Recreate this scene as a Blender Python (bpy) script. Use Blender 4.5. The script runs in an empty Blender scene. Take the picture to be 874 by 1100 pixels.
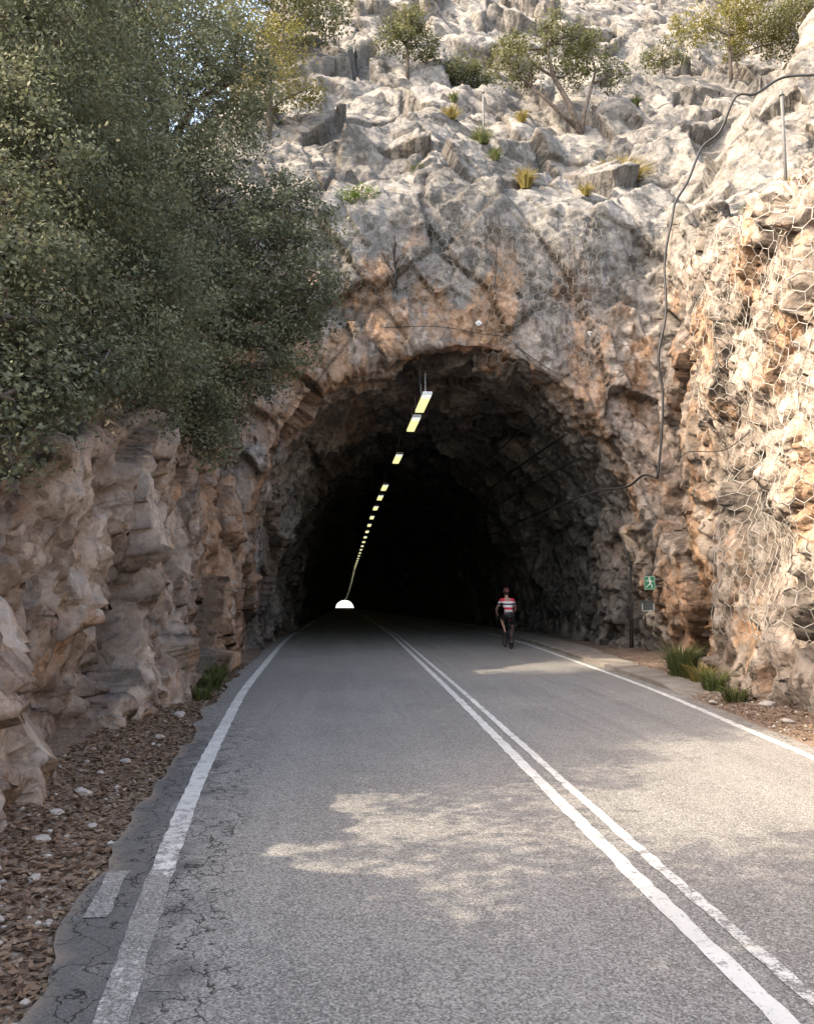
import bpy, bmesh, math, random, time
import numpy as np
from mathutils import Vector, Matrix
from mathutils.bvhtree import BVHTree
T0=time.time()
random.seed(5); RNG=np.random.default_rng(5)
scene=bpy.context.scene
COL=scene.collection
# ------------------------------------------------------------ helpers
def sstep(a,b,x):
    t=np.clip((x-a)/(b-a),0,1); return t*t*(3-2*t)
def hsh(ix,iy,iz,seed):
    h=(ix.astype(np.uint32)*np.uint32(374761393)+iy.astype(np.uint32)*np.uint32(668265263)+iz.astype(np.uint32)*np.uint32(2147483647)+np.uint32((seed*974711+12345)&0xffffffff))
    h=(h^(h>>np.uint32(13)))*np.uint32(1274126177)
    h=(h^(h>>np.uint32(15)))*np.uint32(2246822519)
    h=h^(h>>np.uint32(16))
    return (h&np.uint32(0xffffff)).astype(np.float32)/np.float32(16777216.0)
def vnoise(x,y,z,seed=0):
    x=np.asarray(x,np.float32);y=np.asarray(y,np.float32);z=np.asarray(z,np.float32)
    x,y,z=np.broadcast_arrays(x,y,z)
    ix=np.floor(x).astype(np.int64);iy=np.floor(y).astype(np.int64);iz=np.floor(z).astype(np.int64)
    fx=x-ix;fy=y-iy;fz=z-iz
    fx=fx*fx*(3-2*fx);fy=fy*fy*(3-2*fy);fz=fz*fz*(3-2*fz)
    r=0
    for a in (0,1):
        wx=fx if a else 1-fx
        for b in (0,1):
            wy=fy if b else 1-fy
            for c in (0,1):
                wz=fz if c else 1-fz
                r=r+hsh(ix+a,iy+b,iz+c,seed)*wx*wy*wz
    return r*2-1
def fbm(x,y,z,o=4,seed=0):
    r=0;a=1.0;s=1.0;t=0
    for i in range(o):
        r=r+a*vnoise(x*s,y*s,z*s,seed+i*17);t+=a;a*=.5;s*=2.03
    return r/t
def facet(P,seed):
    """piecewise-linear noise: flat facets meeting at sharp ridges and creases"""
    rr=np.random.default_rng(seed);A=np.linalg.qr(rr.normal(size=(3,3)))[0]
    P=(P@A).astype(np.float32)
    I=np.floor(P).astype(np.int64);f=P-I
    o=np.argsort(-f,axis=1);fs=np.take_along_axis(f,o,1);ar=np.arange(len(P))
    v=hsh(I[:,0],I[:,1],I[:,2],seed)*(1-fs[:,0]);J=I.copy()
    for k in range(3):
        J[ar,o[:,k]]+=1
        w=fs[:,k]-(fs[:,k+1] if k<2 else 0)
        v=v+hsh(J[:,0],J[:,1],J[:,2],seed)*w
    return v*2-1
def worley(P,seed):
    """cells with a random height and a random tilted plane each"""
    P=P.astype(np.float32)
    I=np.floor(P).astype(np.int64)
    n=len(P)
    F1=np.full(n,9.,np.float32);F2=np.full(n,9.,np.float32);h1=np.zeros(n,np.float32);dt=np.zeros(n,np.float32)
    for a in (-1,0,1):
        for b in (-1,0,1):
            for c in (-1,0,1):
                cx=I[:,0]+a;cy=I[:,1]+b;cz=I[:,2]+c
                rx=hsh(cx,cy,cz,seed);ry=hsh(cx,cy,cz,seed+1);rz=hsh(cx,cy,cz,seed+2)
                dx=P[:,0]-cx-rx;dy=P[:,1]-cy-ry;dz=P[:,2]-cz-rz
                d=np.sqrt(dx*dx+dy*dy+dz*dz)
                m=d<F1
                F2=np.where(m,F1,np.minimum(F2,d))
                F1=np.where(m,d,F1)
                h1=np.where(m,(rx*7.31+ry*3.77)%1.0,h1)
                dt=np.where(m,(ry*2-1)*dx+(rz*2-1)*dy+(rx*2-1)*dz,dt)
    return F1,F2,h1,dt
def mesh_np(name,V,Q,smooth=True,attrs=None,k=4):
    me=bpy.data.meshes.new(name)
    V=np.asarray(V,np.float32);Q=np.asarray(Q,np.int32)
    me.vertices.add(len(V));me.vertices.foreach_set('co',V.ravel())
    me.loops.add(len(Q)*k);me.loops.foreach_set('vertex_index',Q.ravel())
    me.polygons.add(len(Q));me.polygons.foreach_set('loop_start',np.arange(len(Q),dtype=np.int32)*k)
    me.update(calc_edges=True)
    me.polygons.foreach_set('use_smooth',np.full(len(Q),smooth,bool))
    if attrs:
        for a,v in attrs.items():
            at=me.attributes.new(a,'FLOAT','POINT');at.data.foreach_set('value',np.asarray(v,np.float32))
    return me
def obj(name,me,mat=None,parent=None,loc=None,**props):
    o=bpy.data.objects.new(name,me);COL.objects.link(o)
    if mat is not None and me is not None:
        me.materials.clear();me.materials.append(mat)
    if parent is not None:o.parent=parent
    if loc is not None:o.location=loc
    for k,v in props.items():o[k]=v
    return o
class MB:
    """mesh collector"""
    def __init__(s):s.v=[];s.f=[]
    def tube(s,pts,rad,n=6,cap=True):
        pts=[Vector(p) for p in pts]
        if not hasattr(rad,'__len__'):rad=[rad]*len(pts)
        base=len(s.v)
        up=Vector((0,0,1))
        prev=None
        for i,p in enumerate(pts):
            t=(pts[min(i+1,len(pts)-1)]-pts[max(i-1,0)]).normalized()
            if prev is None:
                a=t.cross(up)
                if a.length<.05:a=t.cross(Vector((1,0,0)))
            else:
                a=prev-t*prev.dot(t)
            a.normalize();prev=a
            b=t.cross(a)
            for j in range(n):
                an=2*math.pi*j/n
                s.v.append(p+a*(math.cos(an)*rad[i])+b*(math.sin(an)*rad[i]))
        for i in range(len(pts)-1):
            for j in range(n):
                s.f.append((base+i*n+j,base+i*n+(j+1)%n,base+(i+1)*n+(j+1)%n,base+(i+1)*n+j))
        if cap:
            s.f.append(tuple(base+j for j in range(n))[::-1])
            s.f.append(tuple(base+(len(pts)-1)*n+j for j in range(n)))
    def box(s,c,d,rot=None):
        b=len(s.v);c=Vector(c)
        for x in (-1,1):
            for y in (-1,1):
                for z in (-1,1):
                    v=Vector((x*d[0]/2,y*d[1]/2,z*d[2]/2))
                    if rot is not None:v=rot@v
                    s.v.append(c+v)
        for f in ((0,1,3,2),(4,6,7,5),(0,4,5,1),(2,3,7,6),(0,2,6,4),(1,5,7,3)):
            s.f.append(tuple(b+i for i in f))
    def ell(s,c,r,nu=14,nv=8,v0=-90,v1=90,rot=None):
        b=len(s.v);c=Vector(c)
        for i in range(nv+1):
            la=math.radians(v0+(v1-v0)*i/nv)
            for j in range(nu):
                lo=2*math.pi*j/nu
                v=Vector((math.cos(la)*math.cos(lo)*r[0],math.cos(la)*math.sin(lo)*r[1],math.sin(la)*r[2]))
                if rot is not None:v=rot@v
                s.v.append(c+v)
        for i in range(nv):
            for j in range(nu):
                s.f.append((b+i*nu+j,b+i*nu+(j+1)%nu,b+(i+1)*nu+(j+1)%nu,b+(i+1)*nu+j))
    def torus(s,c,R,r,axis='X',n=36,m=8):
        b=len(s.v);c=Vector(c)
        for i in range(n):
            a=2*math.pi*i/n
            for j in range(m):
                q=2*math.pi*j/m
                rr=R+r*math.cos(q)
                if axis=='X':v=Vector((r*math.sin(q),rr*math.cos(a),rr*math.sin(a)))
                else:v=Vector((rr*math.cos(a),rr*math.sin(a),r*math.sin(q)))
                s.v.append(c+v)
        for i in range(n):
            for j in range(m):
                s.f.append((b+i*m+j,b+i*m+(j+1)%m,b+((i+1)%n)*m+(j+1)%m,b+((i+1)%n)*m+j))
    def mesh(s,name,smooth=True):
        me=bpy.data.meshes.new(name);me.from_pydata([tuple(v) for v in s.v],[],s.f)
        me.update()
        bm=bmesh.new();bm.from_mesh(me);bmesh.ops.recalc_face_normals(bm,faces=bm.faces);bm.to_mesh(me);bm.free()
        me.polygons.foreach_set('use_smooth',[smooth]*len(me.polygons))
        return me
# ------------------------------------------------------------ materials
def newmat(name):
    m=bpy.data.materials.new(name);m.use_nodes=True
    nt=m.node_tree;nt.nodes.clear()
    out=nt.nodes.new('ShaderNodeOutputMaterial');b=nt.nodes.new('ShaderNodeBsdfPrincipled')
    nt.links.new(b.outputs[0],out.inputs[0])
    return m,nt,b,out
class NT:
    def __init__(s,nt):s.nt=nt;s.c=None
    def n(s,t,**k):
        x=s.nt.nodes.new(t)
        for a,v in k.items():setattr(x,a,v)
        return x
    def l(s,a,b):s.nt.links.new(a,b)
    def setv(s,sock,v):
        if isinstance(v,bpy.types.NodeSocket):s.l(v,sock)
        else:sock.default_value=v
    def pos(s):
        if s.c is None:s.c=s.n('ShaderNodeNewGeometry').outputs['Position']
        return s.c
    def vm(s,op,a,b):
        m=s.n('ShaderNodeVectorMath',operation=op)
        s.setv(m.inputs[0],a);s.setv(m.inputs[1],b);return m.outputs['Value'] if op=='DOT_PRODUCT' else m.outputs[0]
    def vmul(s,v,sc):return s.vm('MULTIPLY',v,sc)
    def noise(s,scale,detail=5,rough=.6,vec=None,dist=0,out=0):
        x=s.n('ShaderNodeTexNoise');x.inputs['Scale'].default_value=scale;x.inputs['Detail'].default_value=detail
        x.inputs['Roughness'].default_value=rough;x.inputs['Distortion'].default_value=dist
        s.l(vec if vec is not None else s.pos(),x.inputs['Vector']);return x.outputs[out]
    def voro(s,scale,feature='F1',vec=None,out='Distance',rnd=1):
        x=s.n('ShaderNodeTexVoronoi');x.feature=feature;x.inputs['Scale'].default_value=scale;x.inputs['Randomness'].default_value=rnd
        s.l(vec if vec is not None else s.pos(),x.inputs['Vector']);return x.outputs[out]
    def chips(s,scale,vec,amp):
        """tilted chip facets: height and random value"""
        x=s.n('ShaderNodeTexVoronoi');x.inputs['Scale'].default_value=scale;s.l(vec,x.inputs['Vector'])
        d=s.vm('SUBTRACT',vec,x.outputs['Position']);g=s.vm('SUBTRACT',x.outputs['Color'],(.5,.5,.5))
        sep=s.n('ShaderNodeSeparateColor');s.l(x.outputs['Color'],sep.inputs[0])
        hgt=s.math('ADD',s.math('MULTIPLY',s.vm('DOT_PRODUCT',d,g),amp),s.math('MULTIPLY',sep.outputs[1],amp*.12/scale))
        return hgt,sep.outputs[0]
    def mr(s,v,a,b,c=0,d=1):
        x=s.n('ShaderNodeMapRange');x.interpolation_type='SMOOTHSTEP'
        s.l(v,x.inputs['Value']);x.inputs['From Min'].default_value=a;x.inputs['From Max'].default_value=b
        x.inputs['To Min'].default_value=c;x.inputs['To Max'].default_value=d;return x.outputs['Result']
    def mix(s,f,a,b,mode='MIX'):
        x=s.n('ShaderNodeMix',data_type='RGBA',blend_type=mode)
        s.setv(x.inputs['Factor'],f)
        for sock,v in ((x.inputs['A'],a),(x.inputs['B'],b)):
            if isinstance(v,tuple):sock.default_value=(*v,1) if len(v)==3 else v
            else:s.l(v,sock)
        return x.outputs['Result']
    def math(s,op,a,b=0.):
        x=s.n('ShaderNodeMath',operation=op);s.setv(x.inputs[0],a);s.setv(x.inputs[1],b);return x.outputs[0]
    def attr(s,n):
        x=s.n('ShaderNodeAttribute');x.attribute_name=n;return x.outputs['Fac']
    def bump(s,h,strength,dist,nrm=None):
        x=s.n('ShaderNodeBump');x.inputs['Strength'].default_value=strength;x.inputs['Distance'].default_value=dist
        s.l(h,x.inputs['Height'])
        if nrm is not None:s.l(nrm,x.inputs['Normal'])
        return x.outputs[0]
def plain(name,col,rough=.6,metal=0.,var=.15,scale=12.,emit=None,es=0):
    m,nt,b,o=newmat(name);s=NT(nt)
    tc=s.n('ShaderNodeTexCoord').outputs['Object']
    f=s.mr(s.noise(scale,3,.6,vec=tc),.3,.7)
    dark=tuple(c*(1-var) for c in col);lt=tuple(min(1,c*(1+var)) for c in col)
    s.l(s.mix(f,dark,lt),b.inputs['Base Color'])
    b.inputs['Roughness'].default_value=rough;b.inputs['Metallic'].default_value=metal
    if emit:
        b.inputs['Emission Color'].default_value=(*emit,1);b.inputs['Emission Strength'].default_value=es
        m.cycles.emission_sampling='NONE'
    return m
def rock_mat():
    m,nt,b,o=newmat('rock_limestone');s=NT(nt)
    n1=s.noise(.5,4,.62);n2=s.noise(1.9,5,.65);n3=s.noise(9,5,.72)
    warm=s.attr('warm');crack=s.attr('crack');ins=s.attr('inside');tone=s.attr('tone')
    wob=s.vmul(s.vm('SUBTRACT',s.noise(4.,3,.6,out=1),(.5,.5,.5)),(.12,.12,.12))
    pv=s.vm('ADD',s.pos(),wob)
    h1,r1=s.chips(2.0,pv,.95);h2,r2=s.chips(7.,pv,.95)
    sm_=s.attr('slab');h2=s.math('MULTIPLY',h2,s.mr(sm_,0,1,1,.45))
    k=s.math('ADD',s.math('MULTIPLY',n2,.46),s.math('MULTIPLY',tone,.3))
    k=s.math('ADD',k,s.math('MULTIPLY',r1,.14));k=s.math('ADD',k,s.math('MULTIPLY',r2,.10))
    grey=s.mix(s.mr(k,.3,.68),(.15,.142,.131),(.315,.297,.272))
    tan=s.mix(s.mr(k,.3,.68),(.29,.23,.188),(.56,.475,.40))
    wf=s.math('ADD',warm,s.math('MULTIPLY',s.math('SUBTRACT',n1,.5),2.2))
    col=s.mix(s.mr(wf,.2,.85),grey,tan)
    och=s.noise(.8,4,.6,vec=s.vmul(s.pos(),(1,1,.6)))
    rim=s.attr('rim')
    of=s.math('MULTIPLY',s.mr(s.math('ADD',och,s.math('MULTIPLY',rim,.12)),.52,.63),s.mr(s.math('ADD',warm,rim),.05,.8))
    col=s.mix(s.math('MULTIPLY',of,.72),col,(.52,.31,.175))
    pf=s.mr(s.noise(1.3,4,.65),.55,.66)
    palec=s.mix(s.mr(warm,0,.5),(.38,.36,.33),(.58,.53,.475))
    col=s.mix(s.math('MULTIPLY',pf,.45),col,palec)
    st=s.noise(1.0,4,.65,vec=s.vmul(s.pos(),(1.3,1.3,.25)))
    col=s.mix(s.math('MULTIPLY',s.mr(st,.53,.67),.5),col,(.14,.13,.12))
    col=s.mix(s.mr(n3,.35,.6,.45,0),col,s.mix(1.,col,(.5,.47,.45),'MULTIPLY'))
    cr=s.voro(1.1,'DISTANCE_TO_EDGE',vec=s.vmul(pv,(1,1,.6)))
    cm=s.math('MULTIPLY',s.mr(cr,0,.014,1,0),s.mr(n1,.42,.56))
    col=s.mix(s.math('MULTIPLY',cm,.55),col,(.08,.07,.06))
    col=s.mix(s.math('MULTIPLY',crack,.85),col,(.07,.06,.052))  # painted cavity shade: colour darkened in the crevices between blocks
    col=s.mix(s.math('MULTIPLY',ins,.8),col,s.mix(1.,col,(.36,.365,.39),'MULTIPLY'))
    mo=s.attr('moss')
    mf=s.mr(s.math('ADD',mo,s.math('MULTIPLY',s.math('SUBTRACT',n2,.5),1.6)),.45,.8)
    col=s.mix(s.math('MULTIPLY',mf,.8),col,s.mix(s.mr(n3,.4,.7),(.03,.03,.015),(.13,.095,.03)))
    s.l(col,b.inputs['Base Color']);b.inputs['Roughness'].default_value=.9
    b.inputs['Specular IOR Level'].default_value=.2
    h=s.math('ADD',s.math('MULTIPLY',n3,.035),s.math('ADD',h1,h2))
    s.l(s.bump(h,1.,1.0),b.inputs['Normal'])
    return m
ROCK=rock_mat()
def ground_mat():
    m,nt,b,o=newmat('dirt_ground');s=NT(nt)
    n=s.noise(2.2,5,.65);n2=s.noise(14,4,.7)
    vx=s.n('ShaderNodeTexVoronoi');vx.inputs['Scale'].default_value=55;s.l(s.pos(),vx.inputs['Vector']);v=vx.outputs['Color'];vd=vx.outputs['Distance']
    col=s.mix(s.mr(n,.35,.65),(.13,.088,.06),(.26,.19,.135))
    col=s.mix(s.mr(n2,.4,.7),col,(.30,.225,.165))
    sep=s.n('ShaderNodeSeparateColor');s.l(v,sep.inputs[0])
    col=s.mix(s.mr(sep.outputs[0],.8,.9,0,.6),col,(.38,.33,.28))
    col=s.mix(s.mr(sep.outputs[1],.55,.75,0,.7),col,(.14,.085,.052))
    far=s.n('ShaderNodeSeparateXYZ');s.l(s.pos(),far.inputs[0])
    col=s.mix(s.mr(far.outputs[1],300,440),col,(.5,.47,.42))
    s.l(col,b.inputs['Base Color']);b.inputs['Roughness'].default_value=.95
    h=s.math('ADD',s.math('MULTIPLY',n2,.8),s.math('MULTIPLY',vd,-.4))
    s.l(s.bump(h,.9,.03),b.inputs['Normal']);return m
GROUND=ground_mat()
def asphalt_nodes(s):
    big=s.noise(.35,4,.6,dist=.3);mid=s.noise(2.2,5,.65);fine=s.noise(45,2,.7)
    vx=s.n('ShaderNodeTexVoronoi');vx.inputs['Scale'].default_value=105;s.l(s.pos(),vx.inputs['Vector']);v=vx.outputs['Color'];vd=vx.outputs['Distance']
    col=s.mix(s.mr(big,.32,.68),(.245,.233,.215),(.335,.318,.290))
    col=s.mix(s.mr(mid,.4,.7,0,.45),col,(.20,.19,.177))
    st=s.noise(1.,4,.6,vec=s.vmul(s.pos(),(1.5,.06,1)))
    col=s.mix(s.mr(st,.45,.62,0,.5),col,(.385,.368,.338))
    st2=s.noise(1.,4,.6,vec=s.vmul(s.pos(),(3.1,.12,1)))
    col=s.mix(s.mr(st2,.54,.66,0,.5),col,(.185,.177,.167))
    sep=s.n('ShaderNodeSeparateColor');s.l(v,sep.inputs[0])
    col=s.mix(s.mr(sep.outputs[0],.55,.8,0,.7),col,(.50,.48,.445))
    col=s.mix(s.mr(sep.outputs[1],.5,.8,0,.7),col,(.08,.077,.073))
    col=s.mix(s.mr(fine,.35,.7,0,.3),col,(.15,.145,.137))
    h=s.math('ADD',s.math('MULTIPLY',vd,-.8),s.math('MULTIPLY',fine,.5))
    return col,h,mid,fine
def asphalt_mat():
    m,nt,b,o=newmat('worn_asphalt');s=NT(nt)
    col,h,mid,fine=asphalt_nodes(s)
    ed=s.attr('edge')
    wob=s.math('ADD',ed,s.math('MULTIPLY',s.math('SUBTRACT',mid,.5),1.5))
    col=s.mix(s.mr(wob,.3,.75,0,.75),col,(.10,.097,.095))
    wv=s.n('ShaderNodeVectorMath',operation='ADD');s.l(s.pos(),wv.inputs[0])
    s.l(s.noise(3.,4,.5,out=1),wv.inputs[1])
    cr=s.mr(s.voro(3.2,'DISTANCE_TO_EDGE',vec=wv.outputs[0]),0,.03,1,0)
    ce=s.math('MULTIPLY',cr,s.mr(ed,.0,.3))
    col=s.mix(s.math('MULTIPLY',ce,.95),col,(.02,.02,.02))
    dirt=s.attr('dirt')
    df=s.mr(s.math('ADD',dirt,s.math('MULTIPLY',s.math('SUBTRACT',mid,.5),1.4)),.4,.9)
    col=s.mix(s.math('MULTIPLY',df,.8),col,(.28,.23,.18))
    s.l(col,b.inputs['Base Color']);b.inputs['Roughness'].default_value=.82;b.inputs['Specular IOR Level'].default_value=.35
    h=s.math('SUBTRACT',h,s.math('MULTIPLY',ce,1.5))
    s.l(s.bump(h,.7,.012),b.inputs['Normal']);return m
ASPH=asphalt_mat()
def paint_mat():
    m,nt,b,o=newmat('worn_road_paint');s=NT(nt)
    col,h,mid,fine=asphalt_nodes(s)
    wear=s.attr('wear')
    w1=s.noise(9,5,.75);w2=s.noise(60,2,.7)
    q=s.math('ADD',s.math('MULTIPLY',w1,.65),s.math('MULTIPLY',w2,.35))
    q=s.math('ADD',q,wear)
    f=s.mr(q,.50,.60,1,0)
    wc=s.mix(s.mr(mid,.3,.7),(.58,.57,.53),(.72,.71,.67))
    c=s.mix(f,col,wc)
    s.l(c,b.inputs['Base Color']);b.inputs['Roughness'].default_value=.7
    s.l(s.bump(h,.45,.01),b.inputs['Normal']);return m
PAINT=paint_mat()
def concrete_mat():
    m,nt,b,o=newmat('old_concrete');s=NT(nt)
    n=s.noise(1.6,5,.65);f=s.noise(30,4,.7)
    c=s.mix(s.mr(n,.35,.7),(.20,.175,.145),(.33,.30,.26));c=s.mix(s.mr(f,.4,.7,0,.4),c,(.16,.14,.115))
    s.l(c,b.inputs['Base Color']);b.inputs['Roughness'].default_value=.9;s.l(s.bump(f,.5,.02),b.inputs['Normal']);return m
CONC=concrete_mat()
def leaf_mat(name,dark,light,yellow=(.2,.19,.05),tr=.35):
    m,nt,b,o=newmat(name);s=NT(nt)
    t=s.attr('tint')
    c=s.mix(s.mr(t,0,.75),dark,light);c=s.mix(s.mr(t,.8,1.0,0,.7),c,yellow)
    s.l(c,b.inputs['Base Color']);b.inputs['Roughness'].default_value=.6;b.inputs['Specular IOR Level'].default_value=.25
    tl=s.n('ShaderNodeBsdfTranslucent');s.l(c,tl.inputs[0])
    mx=s.n('ShaderNodeMixShader');mx.inputs[0].default_value=tr
    s.l(b.outputs[0],mx.inputs[1]);s.l(tl.outputs[0],mx.inputs[2]);s.l(mx.outputs[0],o.inputs[0]);return m
LEAF=leaf_mat('oak_leaves',(.065,.078,.045),(.19,.205,.125),(.29,.28,.18),.3)
LEAFO=leaf_mat('olive_leaves',(.055,.065,.028),(.165,.17,.075),(.28,.25,.10))
LEAFY=leaf_mat('yellow_green_leaves',(.10,.10,.03),(.26,.235,.07),(.38,.32,.10),.4)
GRASSY=leaf_mat('dry_yellow_grass',(.16,.13,.03),(.36,.29,.09),(.46,.38,.16),.4)
GRASSG=leaf_mat('green_grass',(.06,.075,.025),(.17,.20,.07),(.30,.28,.12),.4)
BARK=plain('bark',(.11,.09,.075),.9,var=.45,scale=9)
BLACKR=plain('black_rubber',(.02,.02,.021),.6,scale=20)
STEEL=plain('galvanised_steel',(.36,.36,.35),.5,.6,scale=10)
# ------------------------------------------------------------ plan functions
def zroad(y):
    y=np.asarray(y,float);t=np.clip(y-30,0,425);return -0.012*t*sstep(0,12,t)
YP=22.
def XL(y):return np.interp(y,[-20,0,6,8,10,13,16,20,30],[-2.9,-2.55,-2.4,-2.4,-2.5,-2.65,-2.78,-2.95,-2.95])
def XR(y):return np.interp(y,[-20,0,11,14.7,17.,19,22,30],[6.8,6.4,6.5,6.95,7.4,8.0,8.6,8.7])
def smax(a,b,k):
    h=np.clip(.5+.5*(a-b)/k,0,1);return b*(1-h)+a*h+k*h*(1-h)
BAT=.07
def plan(x,y):
    n=fbm(x/5.,y/5.,x*0,3,40)
    D=smax(XL(y)-x,x-XR(y),.8)
    D=smax(D,y-YP,1.0)
    hl=2.55+(y-6)*.29;hl=np.clip(hl,2.2,13)+np.clip(y-17.5,0,8)*1.3
    hl=np.minimum(hl,13)
    hr=np.clip(7.6+(y-11)*.42,6.4,13)
    a=np.interp(y,[17,22],[-1.0,-.2]);b=np.interp(y,[17,22],[-2.3,-4.])
    wl=1-sstep(b,a,x)
    c=np.interp(y,[17,22],[5.0,6.9]);d=np.interp(y,[17,22],[6.4,8.8])
    wr=sstep(c,d,x)
    ht=13.0*(1-wl)*(1-wr)+hl*wl+hr*wr
    ht=ht+fbm(x/2.6,y/2.6,x*0,3,77)*(1.1-.8*wl-.4*wr)
    wq=sstep(-12,-3,x);cot=2.6*(1-wq)+.86*wq
    cot=cot+(2.6-cot)*wl*sstep(21,15,y)
    cot=cot+(2.8-cot)*wr*sstep(24,17,y)
    return D+n*.2,ht,cot
def Hsurf(x,y):
    D,ht,cot=plan(x,y)
    z=np.where(D<BAT*ht,D/BAT,ht+(D-BAT*ht)/cot)
    z=np.where(D<0,-1.6,z)
    hi=92+fbm(x/40.,y/40.,x*0,4,9)*18
    z=np.where(z>hi-10,hi-10*np.exp(-(z-hi+10)/10.),z)
    z=np.minimum(z,9+(452-y)*1.4)
    return np.maximum(z,-8),D
def tcx(y):return 2.88-np.clip(y-50,0,405)*.0096
TA,TH,PE=5.75,8.55,2.35
# ------------------------------------------------------------ rock detail
def rock_disp(P,N):
    x,y,z=P[:,0],P[:,1],P[:,2]
    W=np.stack([fbm(x/1.3,y/1.3,z/1.3,2,s) for s in (11,12,13)],1)
    big=fbm(x/5,y/5,z/5,2,31)
    Q=P+W*.06
    top=sstep(9.0,14.,z)
    slab=sstep(12.,16.,z)
    wallw=sstep(20,17,y)*sstep(11,7,z)
    A=.85+.5*fbm(x/6,y/6,z/6,2,91)
    A1=A*(1-.38*wallw+.15*top)
    small=1-.62*top
    ca,sa=math.cos(.42),math.sin(.42)
    Qw=np.stack([Q[:,0]*ca+Q[:,2]*sa,Q[:,1],Q[:,2]*ca-Q[:,0]*sa],1)
    d=.14*A*facet(Q/np.array([3.,3.,2.8]),401)
    f1,f2,h,dt=worley(Qw/np.array([2.5,2.4,3.1]),101)
    e=f2-f1;c1=np.exp(-e*28);d+=A1*(.28*(h-.5)+.74*dt)-c1*.07;hA=h
    f1,f2,h,dt=worley(Qw/np.array([.95,.95,1.45]),202)
    e=f2-f1;c2=np.exp(-e*16);d+=A*small*(.15*(h-.5)+.38*dt)-c2*.03*small;hB=h
    f1,f2,h,dt=worley(Q/np.array([.36,.36,.42]),303)
    e=f2-f1;c3=np.exp(-e*11);d+=A*small*(.05*(h-.5)+.17*dt);hC=h
    d+=.045*small*facet(P/.18,404)
    crack=np.maximum(np.maximum(c1*.95,c2*.6*small),c3*.22*small)  # crevice mask, also used to paint cavity shade into the rock colour
    t=(P[:,0]*-.42+P[:,1]*-.12+P[:,2]*.9)/2.0+W[:,0]*.10+.35*big
    saw=t-np.floor(t);d+=slab*.5*(saw-.5)
    crack=np.maximum(crack,slab*.75*np.exp(-saw*16))
    d+=.15*big
    tone=np.clip(.5+.45*(hA-.5)+.45*(hB-.5)*(1-.4*top)+.45*(hC-.5)*(1-.4*top),0,1)
    return np.clip(d,-.9,.9),np.clip(crack,0,1),tone
def rock_attrs(P,N,crack,tone):
    x,y,z=P[:,0],P[:,1],P[:,2]
    n=fbm(x/3,y/3,z/3,3,88)
    warm=1-sstep(7.5,13,z+n*3.)
    warm=warm*np.where(x>2,.7,1.)
    warm=np.maximum(warm,.5*sstep(5.5,6.5,x)*sstep(19,16,y)*sstep(12.5,9,z))
    e=((x-tcx(y))/(TA+.9))**2+(z/(TH+.9))**2
    inn=(e<1.3)
    warm=warm*(1-.6*sstep(22.5,25,y)*inn)
    rim=sstep(2.1,1.25,e)*sstep(24,22,y)*sstep(14,18,y)*(1-.55*sstep(3,6,x))
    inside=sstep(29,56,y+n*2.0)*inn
    slab=sstep(10,14.,z)
    moss=sstep(1.8,3.0,z)*sstep(5.4,4.4,z)*sstep(-2,-2.8,x)*sstep(9.5,7,y)*.9
    return dict(warm=warm,crack=crack,inside=np.clip(inside,0,1),moss=moss,tone=tone,rim=rim,slab=slab)
# ------------------------------------------------------------ surface nets
def surface_nets(F,org,h):
    S=F<0
    nx,ny,nz=F.shape
    c=np.zeros((nx-1,ny-1,nz-1),np.uint8)
    for a in (0,1):
        for b in (0,1):
            for d in (0,1):c+=S[a:nx-1+a,b:ny-1+b,d:nz-1+d]
    act=(c>0)&(c<8)
    I=np.argwhere(act)
    idx=np.full(act.shape,-1,np.int32);idx[act]=np.arange(len(I))
    acc=np.zeros((len(I),3),np.float32);cnt=np.zeros(len(I),np.float32)
    for ax in range(3):
        o1,o2=[k for k in range(3) if k!=ax]
        for a in (0,1):
            for b in (0,1):
                off=np.zeros(3,int);off[o1]=a;off[o2]=b
                off2=off.copy();off2[ax]=1
                A=I+off;B=I+off2
                fa=F[A[:,0],A[:,1],A[:,2]];fb=F[B[:,0],B[:,1],B[:,2]]
                m=(fa<0)!=(fb<0)
                t=np.where(m,fa/np.where(m,fa-fb,1),0)
                p=off[None,:].astype(np.float32)+np.zeros((len(I),3),np.float32);p[:,ax]=t
                acc+=p*m[:,None];cnt+=m
    V=(I+acc/cnt[:,None])*h+np.array(org)
    quads=[]
    for ax in range(3):
        o1,o2=[(1,2),(2,0),(0,1)][ax]
        sl0=[slice(1,-1)]*3;sl1=[slice(1,-1)]*3
        sl0[ax]=slice(0,-1);sl1[ax]=slice(1,None)
        s0=S[tuple(sl0)];s1=S[tuple(sl1)]
        for flip,mk in ((False,s0&~s1),(True,~s0&s1)):
            E=np.argwhere(mk)
            base=E.copy()
            for k in range(3):
                if k!=ax:base[:,k]+=1
            def cell(d1,d2):
                q=base.copy();q[:,o1]+=d1;q[:,o2]+=d2
                return idx[q[:,0],q[:,1],q[:,2]]
            q=np.stack([cell(-1,-1),cell(0,-1),cell(0,0),cell(-1,0)],1)
            if flip:q=q[:,::-1]
            quads.append(q)
    Q=np.concatenate(quads);Q=Q[(Q>=0).all(1)]
    return V,Q
h=.135
X0,X1,Y0,Y1,Z0,Z1=-14.,20.,1.,42.,-2.2,19.
gx=np.arange(X0,X1,h,dtype=np.float32);gy=np.arange(Y0,Y1,h,dtype=np.float32);gz=np.arange(Z0,Z1,h,dtype=np.float32)
Dg,htg,cotg=plan(gx[:,None]+0*gy[None,:],gy[None,:]+0*gx[:,None])
Dg=Dg.astype(np.float32)[:,:,None];htg=htg.astype(np.float32)[:,:,None];cotg=cotg.astype(np.float32)[:,:,None]
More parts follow.
